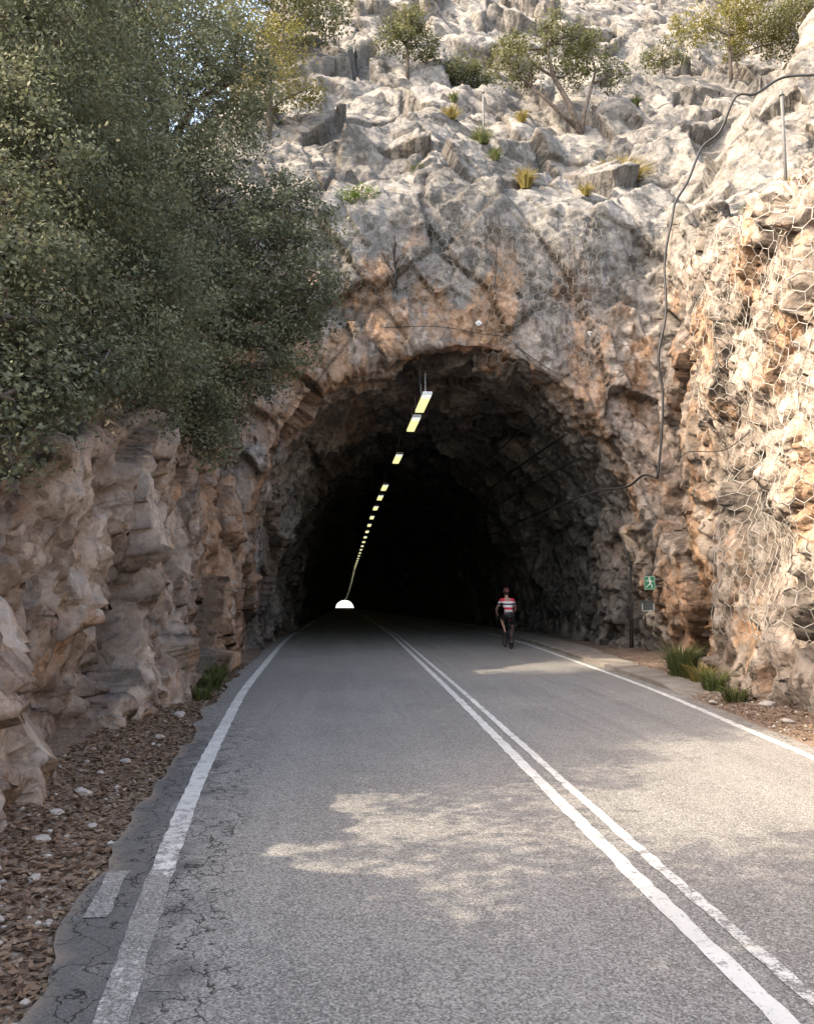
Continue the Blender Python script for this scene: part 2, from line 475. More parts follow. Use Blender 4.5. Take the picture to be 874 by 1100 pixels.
zz=gz[None,None,:]
F=np.where(zz<htg,BAT*zz,BAT*htg+(zz-htg)*cotg)-Dg
flare=(1+.04*np.exp(-np.clip(gy-YP+1,0,99)/2.)).astype(np.float32)[None,:,None]
cy=tcx(gy).astype(np.float32)[None,:,None]
zb=np.maximum(zz-zroad(gy).astype(np.float32)[None,:,None],0)
e=(np.abs((gx[:,None,None]-cy)/(TA*flare))**PE+(zb/(TH*flare))**PE)**(1/PE)
Ft=(1-e)*5.5
Ft=np.where(zz<-1.7,-1,Ft)
Ft=np.where(gy[None,:,None]<15,-5,Ft).astype(np.float32)
F=np.maximum(F,Ft)
V,Q=surface_nets(F,(X0,Y0,Z0),h)
del F,Ft,e
print('nets',len(V),len(Q),time.time()-T0)
me=mesh_np('tmp',V,Q)
tmp=bpy.data.objects.new('tmp',me);COL.objects.link(tmp)
sm_=tmp.modifiers.new('s','SUBSURF');sm_.levels=1
dg=bpy.context.evaluated_depsgraph_get();ev=tmp.evaluated_get(dg)
me2=bpy.data.meshes.new_from_object(ev)
def displace_mesh(me):
    n=len(me.vertices);P=np.empty(n*3,np.float32);me.vertices.foreach_get('co',P);P=P.reshape(-1,3)
    N=np.empty(n*3,np.float32);me.vertex_normals.foreach_get('vector',N);N=N.reshape(-1,3)
    d,cr,tone=rock_disp(P,N)
    d=d*(1-.7*sstep(60,150,P[:,1]))
    P2=P+N*d[:,None]
    P2[:,2]=np.where((P[:,2]<-1.3)&(P[:,1]<42),P[:,2],P2[:,2])
    me.vertices.foreach_set('co',P2.astype(np.float32).ravel());me.update()
    for a,v in rock_attrs(P,N,cr,tone).items():
        at=me.attributes.new(a,'FLOAT','POINT');at.data.foreach_set('value',v.astype(np.float32))
    me.polygons.foreach_set('use_smooth',np.ones(len(me.polygons),bool))
    return P2
displace_mesh(me2)
bpy.data.objects.remove(tmp)
me2.name='rock_cliff'
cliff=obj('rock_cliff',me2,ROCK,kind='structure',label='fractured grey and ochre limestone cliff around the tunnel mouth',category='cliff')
print('cliff',len(me2.vertices),time.time()-T0)
def grid_mesh(xs,ys,zf):
    X,Y=np.meshgrid(xs,ys,indexing='ij');Z=zf(X,Y)
    V=np.stack([X,Y,Z],2).reshape(-1,3);nx,ny=len(xs),len(ys)
    i=np.arange(nx-1)[:,None];j=np.arange(ny-1)[None,:];a=(i*ny+j).ravel()
    return V,np.stack([a,a+ny,a+ny+1,a+1],1)
def axis(segs):
    out=[]
    for a,b,s in segs:out+=list(np.arange(a,b,s))
    out.append(segs[-1][1]);return np.array(out)
xs=axis([(-260,-40,8),(-40,-16,.8),(-16,-8,.3),(-8,26,.15),(26,50,.6),(50,300,9)])
ys=axis([(-25,1,1.),(1,24,.8),(24,54,.15),(54,80,1.2),(80,442,6),(442,454,2)])
keep={}
def hz(X,Y):
    z,D=Hsurf(X.ravel(),Y.ravel());z=z.reshape(X.shape);D=D.reshape(X.shape)
    m=np.minimum.reduce([X+14,20-X,Y-1,42-Y,18.8-z]);off=np.clip(m/1.0,0,1)*1.1+.03
    keep['D']=D.ravel();return z-off*(D>0)
V,Q=grid_mesh(xs,ys,hz)
Dk=keep['D'];qy=V[Q][:,:,1].mean(1);qd=Dk[Q].min(1);qx=V[Q][:,:,0].mean(1)
bad=((qy>1)&(qd<1.5)&(qx>-13.5)&(qx<19.5))|(qd<-1.5)
Q=Q[~bad]
me=mesh_np('rock_hillside',V,Q);displace_mesh(me)
hill=obj('rocky_hillside',me,ROCK,kind='structure',label='steep pale limestone hillside rising above the tunnel',category='hillside')
def bore_rings(yl,grow):
    V=[]
    for y in yl:
        a=np.linspace(0,math.pi,60);cxx=float(tcx(y));zr=float(zroad(y));w=float(sstep(60,300,y));hh_=TH*(1-.5*w)+grow
        p=2/(PE*(1-w)+2*w)
        ca_=np.sign(np.cos(a))*np.abs(np.cos(a))**p;sa_=np.abs(np.sin(a))**p
        xx=cxx-ca_*(TA*(1-.15*w)+grow);z=sa_*hh_+zr-.05
        xx=np.concatenate([[xx[0]],xx,[xx[-1]]]);z=np.concatenate([[zr-1.8],z,[zr-1.8]])
        V.append(np.stack([xx,np.full(len(xx),y),z],1))
    V=np.array(V);m=V.shape[1];V=V.reshape(-1,3)
    i=np.arange(len(yl)-1)[:,None];j=np.arange(m-1)[None,:];a=(i*m+j).ravel()
    return V,np.stack([a,a+m,a+m+1,a+1],1)
V1,Q1=bore_rings(axis([(41.2,60,.4),(60,120,1.5),(120,452,4)]),0)
V2,Q2=bore_rings(axis([(37,47,1.)]),1.9)  # unseen outer collar, added to stop sky light leaking through the seam
me=mesh_np('tunnel_bore',np.concatenate([V1,V2]),np.concatenate([Q1,Q2+len(V1)]));displace_mesh(me)
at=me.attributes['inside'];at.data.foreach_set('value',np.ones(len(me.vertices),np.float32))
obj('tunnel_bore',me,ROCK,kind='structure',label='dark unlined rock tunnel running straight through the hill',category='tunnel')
print('hill',time.time()-T0)
def bvh_of(me):
    n=len(me.vertices);co=np.empty(n*3,np.float32);me.vertices.foreach_get('co',co)
    pl=np.empty(len(me.loops),np.int32);me.loops.foreach_get('vertex_index',pl)
    return BVHTree.FromPolygons(co.reshape(-1,3).tolist(),pl.reshape(-1,4).tolist())
BV=[bvh_of(cliff.data),bvh_of(hill.data)]
def cast(o,d,mx=100):
    best=None
    for b in BV:
        l,n,i,dist=b.ray_cast(Vector(o),Vector(d).normalized(),mx)
        if l is not None and (best is None or dist<best[2]):best=(l,n,dist)
    return best
def surf(x,y):
    r=cast((x,y,120),(0,0,-1),200);return Vector((x,y,r[0].z if r else 0))
print('bvh',time.time()-T0)
# ------------------------------------------------------------ ground, road
def xl_line(y):return np.interp(y,[-10,1,3.04,5.4,8,14,28,60,110,455],[-.1,-.62,-.84,-1.1,-1.33,-1.72,-2.15,-2.5,-2.65,-5.2])
def xc_line(y):return np.interp(y,[-10,3,5.4,14,28,60,110,455],[1.66,1.66,1.66,1.76,1.84,2.0,2.3,-1.])
def xr_line(y):return np.interp(y,[-10,0,8,14,28,60,110,455],[3.1,3.8,4.62,5.27,6.05,6.5,6.6,3.2])
def sm(f,y):
    y=np.asarray(y,float);w=np.minimum(2.5,np.maximum(.4,y*.12));return (f(y-w)+f(y-w/2)+f(y)+f(y+w/2)+f(y+w))/5
xs=axis([(-2000,-200,300),(-200,-20,20),(-20,-5,1.5),(-5,10,.14),(10,24,1.4),(24,200,20),(200,2000,300)])
ys=axis([(-600,-40,80),(-40,-2,4),(-2,30,.14),(30,60,2),(60,460,10),(460,3000,200)])
def gz_(X,Y):
    Z=zroad(Y.ravel()).reshape(X.shape)
    l=sm(xl_line,Y.ravel()).reshape(X.shape)-.45;r=sm(xr_line,Y.ravel()).reshape(X.shape)+.35
    off=np.maximum(l-X,X-r);m=sstep(0,.7,off)
    n=fbm(X.ravel()/.9,Y.ravel()/.9,X.ravel()*0,5,5).reshape(X.shape)
    up=sstep(0,1.4,l-X)*.13*(Y<24)
    return Z-.03+m*(n*.08+.03)*(Y<40)+up
V,Q=grid_mesh(xs,ys,gz_)
obj('ground',mesh_np('ground',V,Q),GROUND,kind='structure',label='brown stony dirt ground beside the road',category='ground')
ysr=axis([(-12,30,.15),(30,60,1),(60,470,5)])
us=np.linspace(0,1,49)
L=sm(xl_line,ysr)-.36+fbm(ysr/.7,ysr*0,ysr*0,4,3)*.15*(ysr<24);R=sm(xr_line,ysr)+.28+fbm(ysr/.9,ysr*0+9,ysr*0,3,4)*.05
X=L[:,None]+(R-L)[:,None]*us[None,:];Y=ysr[:,None]+0*X;Z=zroad(ysr)[:,None]+0*X
V=np.stack([X,Y,Z],2).reshape(-1,3);m=len(us)
i=np.arange(len(ysr)-1)[:,None];j=np.arange(m-1)[None,:];a=(i*m+j).ravel()
edge=np.clip(1-(X-L[:,None])/.95,0,1)*sstep(16,5,Y)+0.35*np.clip(1-(R[:,None]-X)/.3,0,1)
dirt=np.clip(1-(X-L[:,None])/.2,0,1)*.75+np.clip(1-(R[:,None]-X)/.5,0,1)*.6
obj('road',mesh_np('road',V,np.stack([a,a+1,a+m+1,a+m],1),attrs=dict(edge=edge.ravel(),dirt=dirt.ravel())),ASPH,kind='structure',label='worn light grey asphalt road entering the tunnel',category='road')
def stripe(name,f,offx,w,y0,y1,wearf,label):
    yy=axis([(y0,min(y1,40),.12),(40,y1,1.5)]) if y1>45 else axis([(y0,y1,.04)])
    c=sm(f,yy)+offx;V=[];k=4
    jit=fbm(yy/.12,yy*0,yy*0,2,int(offx*10)+50)*.012;jit2=fbm(yy/.12,yy*0+5,yy*0,2,51)*.012
    for q in range(k):
        t=q/(k-1)-.5;V.append(np.stack([c+w*t+(jit if q==0 else jit2 if q==k-1 else 0),yy,zroad(yy)+.005],1))
    V=np.stack(V,1).reshape(-1,3)
    i=np.arange(len(yy)-1)[:,None];j=np.arange(k-1)[None,:];a=(i*k+j).ravel()
    wr=np.repeat(wearf(yy),k)
    return obj(name,mesh_np(name,V,np.stack([a,a+1,a+k+1,a+k],1),attrs=dict(wear=wr)),PAINT,kind='structure',label=label,category='road marking')
stripe('road_marking',xc_line,0,.105,-6,300,lambda y:-.03+0*y,'solid white centre line painted on the asphalt')
stripe('road_marking',xc_line,.20,.08,-6,300,lambda y:-.01+.08*sstep(6,3,y),'thinner faded white centre line painted on the asphalt')
stripe('road_marking',xr_line,0,.11,-6,300,lambda y:.0+0*y,'white edge line along the paved verge')
stripe('road_marking',xl_line,0,.14,-6,300,lambda y:-.02+.22*sstep(5.1,4.75,y)*sstep(3.9,4.25,y)+.09*sstep(4.6,4.0,y)+.06*sstep(7,5.5,y),'worn white edge line along the rock wall')
stripe('road_marking',xl_line,-.25,.12,4.35,5.05,lambda y:.09+.2*np.abs(np.sin(y*9)),'broken leftover fragments of white line')
yy=axis([(12.3,60,.4),(60,300,6)]);a0=sm(xr_line,yy)+.27+fbm(yy/.8,yy*0,yy*0,3,70)*.03
a1=a0+.85+fbm(yy/.6,yy*0,yy*0,3,71)*.12+.5*sstep(18,26,yy)
V=[];zr=zroad(yy);rp=sstep(12.3,14.5,yy)
for xx,zq in ((a0,-.02),(a0+.01,.07),(a0+.14,.08),(a0+.15,.05),(a1-.05,.06),(a1,-.05)):
    V.append(np.stack([xx,yy,zr-.06*(1-rp)+zq*rp+fbm(yy/.5,xx,yy*0,2,72)*.008],1))
V=np.stack(V,1);k=V.shape[1];V=V.reshape(-1,3)
i=np.arange(len(yy)-1)[:,None];j=np.arange(k-1)[None,:];a=(i*k+j).ravel()
obj('pavement',mesh_np('pavement',V,np.stack([a,a+1,a+k+1,a+k],1),smooth=False),CONC,kind='structure',label='narrow weathered concrete verge with a low lip',category='pavement')
print('road',time.time()-T0)
# ------------------------------------------------------------ litter, gravel, stones
def verge_pts(n,side,ymin,ymax,seed):
    r=np.random.default_rng(seed);y=ymin+(ymax-ymin)*r.random(n)**1.5
    if side<0:
        a=XL(y)-.25;b=sm(xl_line,y)-.26
    else:
        a=sm(xr_line,y)+.4;b=XR(y)-.1
    return a+(b-a)*r.random(n),y,r
gb=bvh_of(bpy.data.objects['ground'].data)
def gz1(x,y):
    r=gb.ray_cast(Vector((x,y,5)),Vector((0,0,-1)));return r[0].z if r[0] else 0
V=[];Q=[];tint=[]
for side,n,y0,y1 in ((-1,20000,1.5,20),(1,4000,7,20)):
    x,y,r=verge_pts(n,side,y0,y1,7+side)
    for i in range(n):
        z=gz1(x[i],y[i])+.006+r.random()*.014
        s=.014+.024*r.random();a=r.random()*6.28;t1=(r.random()-.5)*.9;t2=(r.random()-.5)*.9
        u=Vector((math.cos(a),math.sin(a),t1))*s;w=Vector((-math.sin(a),math.cos(a),t2))*s*.5
        c=Vector((x[i],y[i],z));b=len(V);V+=[c-u,c+w,c+u,c-w];Q.append((b,b+1,b+2,b+3));tint+=[r.random()]*4
LIT=leaf_mat('dry_leaf_litter',(.09,.055,.036),(.25,.165,.105),(.38,.29,.20),.1)
obj('leaf_litter',mesh_np('leaf_litter',np.array([tuple(v) for v in V]),Q,False,dict(tint=tint)),LIT,kind='stuff',label='dry brown fallen leaves on the dirt verge',category='fallen leaves')
STONE=plain('pale_stone',(.42,.38,.34),.9,var=.35,scale=9)
def stone_mesh(name,seed,sub=2):
    bm=bmesh.new();bmesh.ops.create_icosphere(bm,subdivisions=sub,radius=1)
    for v in bm.verts:
        p=v.co.normalized();n=float(vnoise(p.x*1.3+seed,p.y*1.3,p.z*1.3,seed))+.4*float(vnoise(p.x*3+seed,p.y*3,p.z*3,seed))
        v.co=p*(1+.45*n);v.co.z*=.6
    me=bpy.data.meshes.new(name);bm.to_mesh(me);bm.free();return me
base=[stone_mesh('p%d'%i,i+1,1) for i in range(5)]
PV=[];PF=[]
for side,n,y0,y1 in ((-1,700,1.5,20),(1,500,7,20)):
    x,y,r=verge_pts(n,side,y0,y1,17+side)
    for i in range(n):
        s=.006+.022*r.random()**3+.004;b=base[i%5];z=gz1(x[i],y[i]);a=r.random()*6.28;o=len(PV)
        ca,sa=math.cos(a),math.sin(a)
        for v in b.vertices:
            PV.append((x[i]+(v.co.x*ca-v.co.y*sa)*s,y[i]+(v.co.x*sa+v.co.y*ca)*s,z+v.co.z*s+s*.3))
        for p in b.polygons:PF.append([o+q for q in p.vertices])
obj('gravel',mesh_np('gravel',PV,PF,False,k=3),STONE,kind='stuff',label='small pale gravel scattered on the verge',category='gravel')
for (x,y,s) in [(-1.93,4.7,.055),(-1.75,4.95,.035),(-1.72,4.35,.04),(-1.62,4.05,.045),(-1.95,5.6,.05),(-1.8,3.7,.04),(-2.1,6.3,.05),(-2.1,4.3,.05),(-2.1,8.2,.05),(-2.1,9.6,.05),(-1.75,6.0,.03),(-1.6,3.5,.03),(-2.1,6.9,.06),(-2.2,11.3,.07),(-2.0,5.0,.045),(5.6,10.2,.06),(6.1,11.6,.09),(5.5,12.1,.05),(5.9,9.3,.07),(6.6,15.8,.12),(6.9,17.,.09)]:
    me=stone_mesh('stone',int(abs(x*100)+y*10)%97+3)
    o=obj('stone',me,STONE,loc=(x,y,max(gz1(x,y),0)+s*.25),label='rough pale stone lying on the dirt verge',category='stone',group='loose stones on the verge')
    o.scale=(s,s*1.2,s);o.rotation_euler=(0,0,x*7)
print('litter',time.time()-T0)
# ------------------------------------------------------------ vegetation
def leaves(blobs,per_r2,k,size,seed,sig=.22,flat=.85):
    r=np.random.default_rng(seed);C=[];O=[]
    for (x,y,z,rad) in blobs:
        n=max(6,int(per_r2*rad*rad))
        d=r.normal(size=(n,3));d/=np.linalg.norm(d,axis=1)[:,None]
        u=(.45+.6*r.random(n)**.6)*rad*(1+.12*r.normal(size=n))
        c=np.array([x,y,z])+d*u[:,None]*np.array([1,1,flat]);C.append(c);O.append(d)
    C=np.concatenate(C);O=np.concatenate(O);n=len(C)
    cs=sig*(.5+1.*r.random(n))
    kk=np.repeat(np.arange(n),k);N=len(kk)
    off=r.normal(size=(N,3))*np.array([1,1,.7])
    P=C[kk]+off*cs[kk][:,None]
    nr=r.normal(size=(N,3))*.7+O[kk]*.6+np.array([0,0,.6]);nr/=np.linalg.norm(nr,axis=1)[:,None]
    a=r.normal(size=(N,3));a-=nr*(a*nr).sum(1)[:,None];a/=np.linalg.norm(a,axis=1)[:,None];b=np.cross(nr,a)
    s=size*(.6+.8*r.random(N))[:,None]
    V=np.stack([P-a*s*.5,P+b*s*.28+nr*s*.04,P+a*s*.5,P-b*s*.28+nr*s*.04],1).reshape(-1,3)
    t=np.clip(.6*r.random(n)[kk]+.25*r.random(N)+.15*off[:,2]+.08,0,1)
    return V,np.arange(N*4).reshape(-1,4),np.repeat(t,4),C
def tree(name,base,trunk,blobs,per,k,size,seed,mat,label,cat,sig=.22,tr=.14,group=None,nb=2,extra=()):
    V,Q,t,C=leaves(blobs,per,k,size,seed,sig)
    root=obj(name,None,label=label,category=cat)
    root.location=base
    if group:root['group']=group
    B=Vector(base)
    me=mesh_np('crown',V-np.array(B),Q,False,dict(tint=t));obj('crown',me,mat,root)
    mb=MB();r=random.Random(seed)
    pts=[Vector(p)-B for p in trunk];n=len(pts)
    mb.tube(pts,[tr*(1-.55*i/(n-1)) for i in range(n)],8)
    for ex in extra:
        ep=[Vector(p) for p in ex];mb.tube(ep,[tr*.8,tr*.6,tr*.4][:len(ep)],7);pts+=ep[1:]
    for (x,y,z,rad) in blobs:
        e=Vector((x,y,z))-B
        s=min(pts,key=lambda p:(p-e).length+ (2 if p.z>e.z else 0)); 
        mid=(s+e)/2+Vector((r.uniform(-.2,.2),r.uniform(-.2,.2),r.uniform(-.1,.3)))
        mb.tube([s,mid,e],[tr*.42,tr*.28,tr*.15],6)
        D=C[np.linalg.norm(C-np.array([x,y,z]),axis=1)<rad*.95]
        for q in range(min(len(D),int(6*nb*max(1,rad)))):
            c=Vector(D[r.randrange(len(D))])-B;mm=(e+c)/2+Vector((r.uniform(-.15,.15),r.uniform(-.15,.15),r.uniform(0,.2)))
            mb.tube([e if r.random()<.5 else mid,mm,c],[tr*.13,tr*.08,tr*.03],4,False)
    obj('trunk',mb.mesh('trunk'),BARK,root)
    return root
zA=surf(-5.2,10.5).z
tree('oak_tree',(-5.2,10.5,zA-.2),[(-5.2,10.5,zA-.2),(-5.1,10.3,zA+1),(-4.7,10.,zA+2.2),(-4.4,10,zA+3.6),(-4.3,10,zA+5)],
 [(-3.6,9.0,5.2,1.2),(-2.8,9.8,5.0,.9),(-4.0,8.6,4.4,1.0),(-3.2,10,6.7,1.4),(-4.8,9.5,6.9,1.6),(-4.1,10,8.9,1.8),(-5.6,10.,9.6,2.0),(-2.5,10.6,5.8,.85),(-6.2,9.8,6.2,1.5),(-3.5,8.5,3.9,.7),(-2.9,9.3,4.3,.6),(-3.4,8.9,6.4,1.1),(-3.9,9.4,7.8,1.2),(-5.2,9.4,4.9,1.3),(-3.1,7.6,3.5,.5),(-3.5,7.7,4.1,.75),(-4.2,7.9,4.9,.9),(-3.5,8.2,5.3,.8),(-3.0,11.,4.7,.7),(-2.7,11.6,5.1,.7),(-3.0,8.2,3.7,.5),
  (-2.8,6.7,3.2,.42),(-2.6,7.2,3.35,.35),(-2.75,6.6,2.85,.3),(-2.6,7.9,3.8,.4),(-2.5,8.6,4.1,.4),(-2.45,9.4,4.4,.4),(-2.35,10.2,4.5,.42),(-2.35,10.6,4.0,.3),(-3.0,7.1,4.0,.6),(-3.2,7.6,4.8,.7)],
 66,112,.054,1,LEAF,'dense grey-green oak overhanging the rock wall','tree',sig=.145,tr=.17)
zB=surf(-4.6,15.5).z
tree('oak_tree',(-4.6,15.5,zB-.2),[(-4.6,15.5,zB-.2),(-4.3,15.2,zB+1.2),(-3.7,14.9,zB+2.4),(-3.5,14.9,zB+4),(-3.8,15,zB+6)],
 [(-1.4,14.1,7.3,1.25),(-2.0,14,6.0,1.0),(-2.5,14.6,8.7,1.6),(-3.1,14.6,10.8,1.7),(-4.2,15,13,2.0),(-.75,13.9,6.8,.75),(-2.9,13.4,6.6,1.2),(-4.8,14,9.6,1.8),(-3.4,13.2,5.2,1.0),(-2.5,13.5,4.9,.7),(-6,14.5,12,2.2),(-1.1,14.4,8.4,.9),(-1.4,13.8,5.9,.7),(-3.6,13.6,7.9,1.3),(-2.2,14.6,11.2,1.0),(-3.1,13.8,4.5,.7),(-2.6,15,5.4,.9),(-3.6,15,6.2,1.3),(-2.5,12.6,4.8,.6),(-2.35,13.3,4.3,.5),(-2.2,13.2,3.95,.35),(-1.3,13.6,5.3,.4)],
 52,96,.066,2,LEAF,'broad dense oak spreading over the rock ledge','tree',sig=.17,tr=.2)
zC=surf(-7.5,19.5).z
tree('oak_tree',(-7.5,19.5,zC-.2),[(-7.5,19.5,zC-.2),(-7.3,19.3,zC+2),(-7,19,zC+4),(-7,19,zC+6)],
 [(-7,19,zC+4,2.4),(-5.2,19.5,zC+4.6,2.0),(-8.6,18,zC+6.5,2.6),(-6.4,20,zC+7.6,2.3),(-4.4,20,zC+7.6,1.7),(-9.5,19,zC+3.5,2.2),(-6.3,19,zC+1.8,1.8),(-8,18.5,zC+9.4,2.4),(-5.0,19.5,zC+9.6,1.8),(-5.2,19.6,8.6,1.5),(-5.8,19.8,10.2,1.6),(-5.6,21.,9.0,1.5)],  # last blobs added to block a sun streak on the road
 26,50,.11,3,LEAFO,'tall olive-green oak growing on the slope behind the ledge','tree',sig=.27,tr=.22)
zD=surf(-9.5,12.6).z
tree('oak_tree',(-9.5,12.6,zD-.2),[(-9.5,12.6,zD-.2),(-9.3,12.6,zD+2),(-9,12.6,zD+4),(-8.8,12.6,zD+6)],
 [(-8,12.6,zD+3,2.0),(-9,13.,zD+5,2.2),(-7.4,13.4,zD+5.6,1.8),(-8,12.8,zD+8,2.1),(-10.6,12.6,zD+4,2.0)],
 20,46,.12,4,LEAF,'oak further back on the wooded bank','tree',sig=.3,tr=.2)
for i,(x,y,sc) in enumerate([(-5.2,2.8,1.),(-5.6,.8,1.05),(-5.8,-1.6,1.1),(-5.6,-4.6,1.1),(-6.,-8.5,1.2)]):
    z=max(surf(x,y).z,1.5) if y>1.2 else float(Hsurf(np.array([x]),np.array([y]))[0][0])
    z=min(float(z),3.9)
    tree('oak_tree',(x,y,z-.5),[(x,y,z-.5),(x+.1,y,z+1.4),(x+.3,y+.1,z+2.8),(x+.2,y,z+4.4)],
     [(x+1,y,z+2.0,1.2*sc),(x-.4,y+.3,z+3.0,1.3*sc),(x+.3,y-1.0,z+3.2,1.4*sc),(x+.2,y-.2,z+5.0,1.4*sc),(x-1.2,y-.6,z+4.4,1.5*sc),(x+1.1,y-1.2,z+4.3,1.1*sc),(x,y-.4,z+6.4,1.4*sc),(x+.4,y-1.8,z+5.6,1.3*sc),(x,y+.2,z+1.2,1.*sc)],
     25 if i<2 else 27,50,.13,10+i,LEAF,'roadside oak on top of the rock bank','tree',sig=.2,tr=.17)
zE=float(surf(-5.2,6.2).z)  # out-of-view tree added to limit the sun patch on the road
tree('oak_tree',(-5.2,6.2,zE-.3),[(-5.2,6.2,zE-.3),(-5.1,6.2,zE+.6),(-5.,6.2,zE+1.1)],
     [(-5.,6.3,zE+.8,.85),(-5.,7.1,zE+.9,.85),(-4.6,6.6,zE+1.5,.75),(-4.6,5.4,5.3,.62),(-4.6,6.1,5.7,.6),(-4.5,6.9,6.3,.5)],30,50,.10,19,LEAF,'unseen low oak added on the rock bank to shade the road','tree',sig=.17,tr=.1)
def small_tree(x,y,blobs,seed,mat,label,per=60,k=34,size=.11,sig=.2,lean=(0,0),tr=.09,kind='tree',name='olive_tree',extra=()):
    b=surf(x,y);zt=max(q[2] for q in blobs)
    bl=[(b.x+q[0],b.y+q[1],b.z+q[2],q[3]) for q in blobs]
    tree(name,(b.x,b.y,b.z-.2),[(b.x,b.y,b.z-.2),(b.x+lean[0]*.3,b.y,b.z+zt*.25),(b.x+lean[0]*.8,b.y+lean[1],b.z+zt*.55),(b.x+lean[0],b.y,b.z+zt*.8)],bl,per,k,size,seed,mat,label,kind,sig=sig,tr=tr,nb=1,extra=extra)
small_tree(8.4,27.6,[(-2.8,0,2.6,.7),(-1.9,.2,3.1,.85),(-.6,0,3.4,.95),(.5,.2,3.1,.9),(1.2,0,2.3,.6),(-1.9,0,2.2,.6),(-.3,.3,2.5,.6),(-2.5,.3,3.4,.6),(-1.1,0,4.0,.65),(.2,.2,3.8,.55)],21,LEAFO,'windswept olive tree with forked leaning trunks on a rock ledge',lean=(-1.2,.1),per=56,sig=.14,k=40,tr=.13,size=.09,extra=[((0,0,.1),(.15,0,1.0),(.5,.1,2.2)),((-.05,0,.3),(-.8,0,1.0),(-1.8,0,1.9))])
small_tree(2.3,30.8,[(0,0,1.8,.9),(-.7,0,1.5,.6),(.8,.2,1.5,.6),(.2,0,2.4,.6)],22,LEAFO,'small round olive tree on the bare slope',per=60,sig=.17)
small_tree(4.6,31.4,[(0,0,.9,.75),(.8,0,.8,.6),(-.7,0,.7,.5)],23,LEAFO,'low olive shrub on the bare slope',per=60,kind='shrub',name='shrub',sig=.17)
small_tree(-2.7,26.3,[(0,0,2.0,1.2),(1.0,0,1.6,.8),(-1.2,0,2.4,1.2),(.3,0,3.2,1.0),(-1.6,0,3.6,1.2)],24,LEAFY,'yellow-green tree on the upper slope',per=50,size=.09)
small_tree(-2.8,32,[(0,0,2.6,1.5),(1.6,0,2.8,1.2),(-1.6,0,3.2,1.5),(.6,0,4.2,1.3)],25,LEAFO,'dark pine-like tree at the top of the slope',per=40,size=.12,sig=.28)
small_tree(16.4,32,[(0,0,2.2,1.2),(1.5,0,2.6,1.1),(-1.5,.2,2.6,1.0),(2.8,0,1.9,1.1),(.6,0,3.6,1.1)],26,LEAFY,'spreading yellow-green tree above the netted rock',per=44,size=.11,sig=.2)
small_tree(19.2,31,[(0,0,2.0,1.2),(1.5,0,2.2,1.1),(-1.2,0,1.6,.8),(.6,0,3.2,1.1)],27,LEAFO,'olive tree on the rim above the netted rock',per=44,size=.11,sig=.2)
small_tree(13.2,31.5,[(0,0,.8,.6),(.6,0,.7,.4),(-.5,0,.7,.4)],28,LEAFO,'small shrub high on the slope',per=50,kind='shrub',name='shrub')
def tuft(x,y,n,hh,spread,mat,label,seed,w=.012,z=None,name='grass_tuft',cat='grass'):
    r=np.random.default_rng(seed);b=surf(x,y) if z is None else Vector((x,y,z));V=[];Q=[];t=[]
    for i in range(n):
        a=r.random()*6.28;rr=r.random()**.5*spread*.35;H=hh*(.5+.6*r.random());o=spread*(.2+.8*r.random())
        p0=np.array([math.cos(a)*rr,math.sin(a)*rr,-.05]);p1=p0+np.array([math.cos(a)*o*.35,math.sin(a)*o*.35,H*.7]);p2=p0+np.array([math.cos(a)*o,math.sin(a)*o,H*(.75+.25*r.random())])
        s=np.array([-math.sin(a+r.normal()*.6),math.cos(a),0])*w
        c=len(V);V+=[p0-s,p0+s,p1+s*.8,p1-s*.8,p2+s*.15,p2-s*.15];Q+=[(c,c+1,c+2,c+3),(c+3,c+2,c+4,c+5)];tt=r.random();t+=[tt]*6
    obj(name,mesh_np(name,V,Q,False,dict(tint=t)),mat,loc=b,label=label,category=cat)
tuft(9.2,25.8,900,.6,1.1,GRASSY,'wide dry yellow grass tuft on the ledge',1,.016)
tuft(4.35,25.2,260,.5,.45,GRASSG,'yellow-green grass tuft on the rock slope',2,.014)
tuft(5.4,23.6,260,.7,.4,GRASSY,'dry yellow grass tuft hanging on the ledge',3,.014)
tuft(2.15,24.3,150,.35,.35,GRASSG,'small green tuft in a rock crack',4,.014)
tuft(8.0,13.6,240,.35,.4,GRASSY,'dry grass tuft on top of the netted rock',5)
tuft(8.6,16.0,200,.4,.4,GRASSG,'green grass tuft on top of the netted rock',6)
for i,(x,y,sz) in enumerate([(2.9,27.4,.5),(3.3,28,.3),(6.2,27.5,.3),(10.6,28,.3),(3.5,26.6,.45),(4.7,24.9,.3),(7.4,24.0,.3),(3.9,29.,.25)]):
    tuft(x,y,140,.35+sz*.3,sz,GRASSG if i%2 else GRASSY,'small grass tuft growing in the limestone slope',40+i,.015)
small_tree(.25,23.0,[(0,0,.2,.3),(.5,0,.22,.28),(-.35,0,.15,.22)],31,leaf_mat('fresh_green_leaves',(.06,.09,.02),(.18,.25,.05),(.30,.34,.1)),'low bright green shrub on the ledge edge',per=160,k=26,size=.07,sig=.09,tr=.02,kind='shrub',name='shrub')
for i,(x,y,n,hh,sp,mt) in enumerate([(6.5,15.6,600,.75,.55,GRASSG),(6.2,13.6,260,.45,.4,GRASSG),(6.4,14.5,220,.5,.4,GRASSY),(5.9,12.2,160,.3,.35,GRASSG),(-2.35,14.6,260,.35,.4,GRASSG),(-2.45,15.8,240,.4,.35,GRASSG),(-2.25,13.2,160,.3,.3,GRASSG),(-2.55,17.,140,.35,.25,GRASSG)]):
    tuft(x,y,n,hh,sp,mt,'green weeds growing at the foot of the rock',60+i,.009,z=gz1(x,y),name='weed_plant',cat='weeds')
h_=cast((1.3,12,10.6),(0,1,0),14);py=h_[0].y if h_ else 21.
mb=MB();r=random.Random(8)
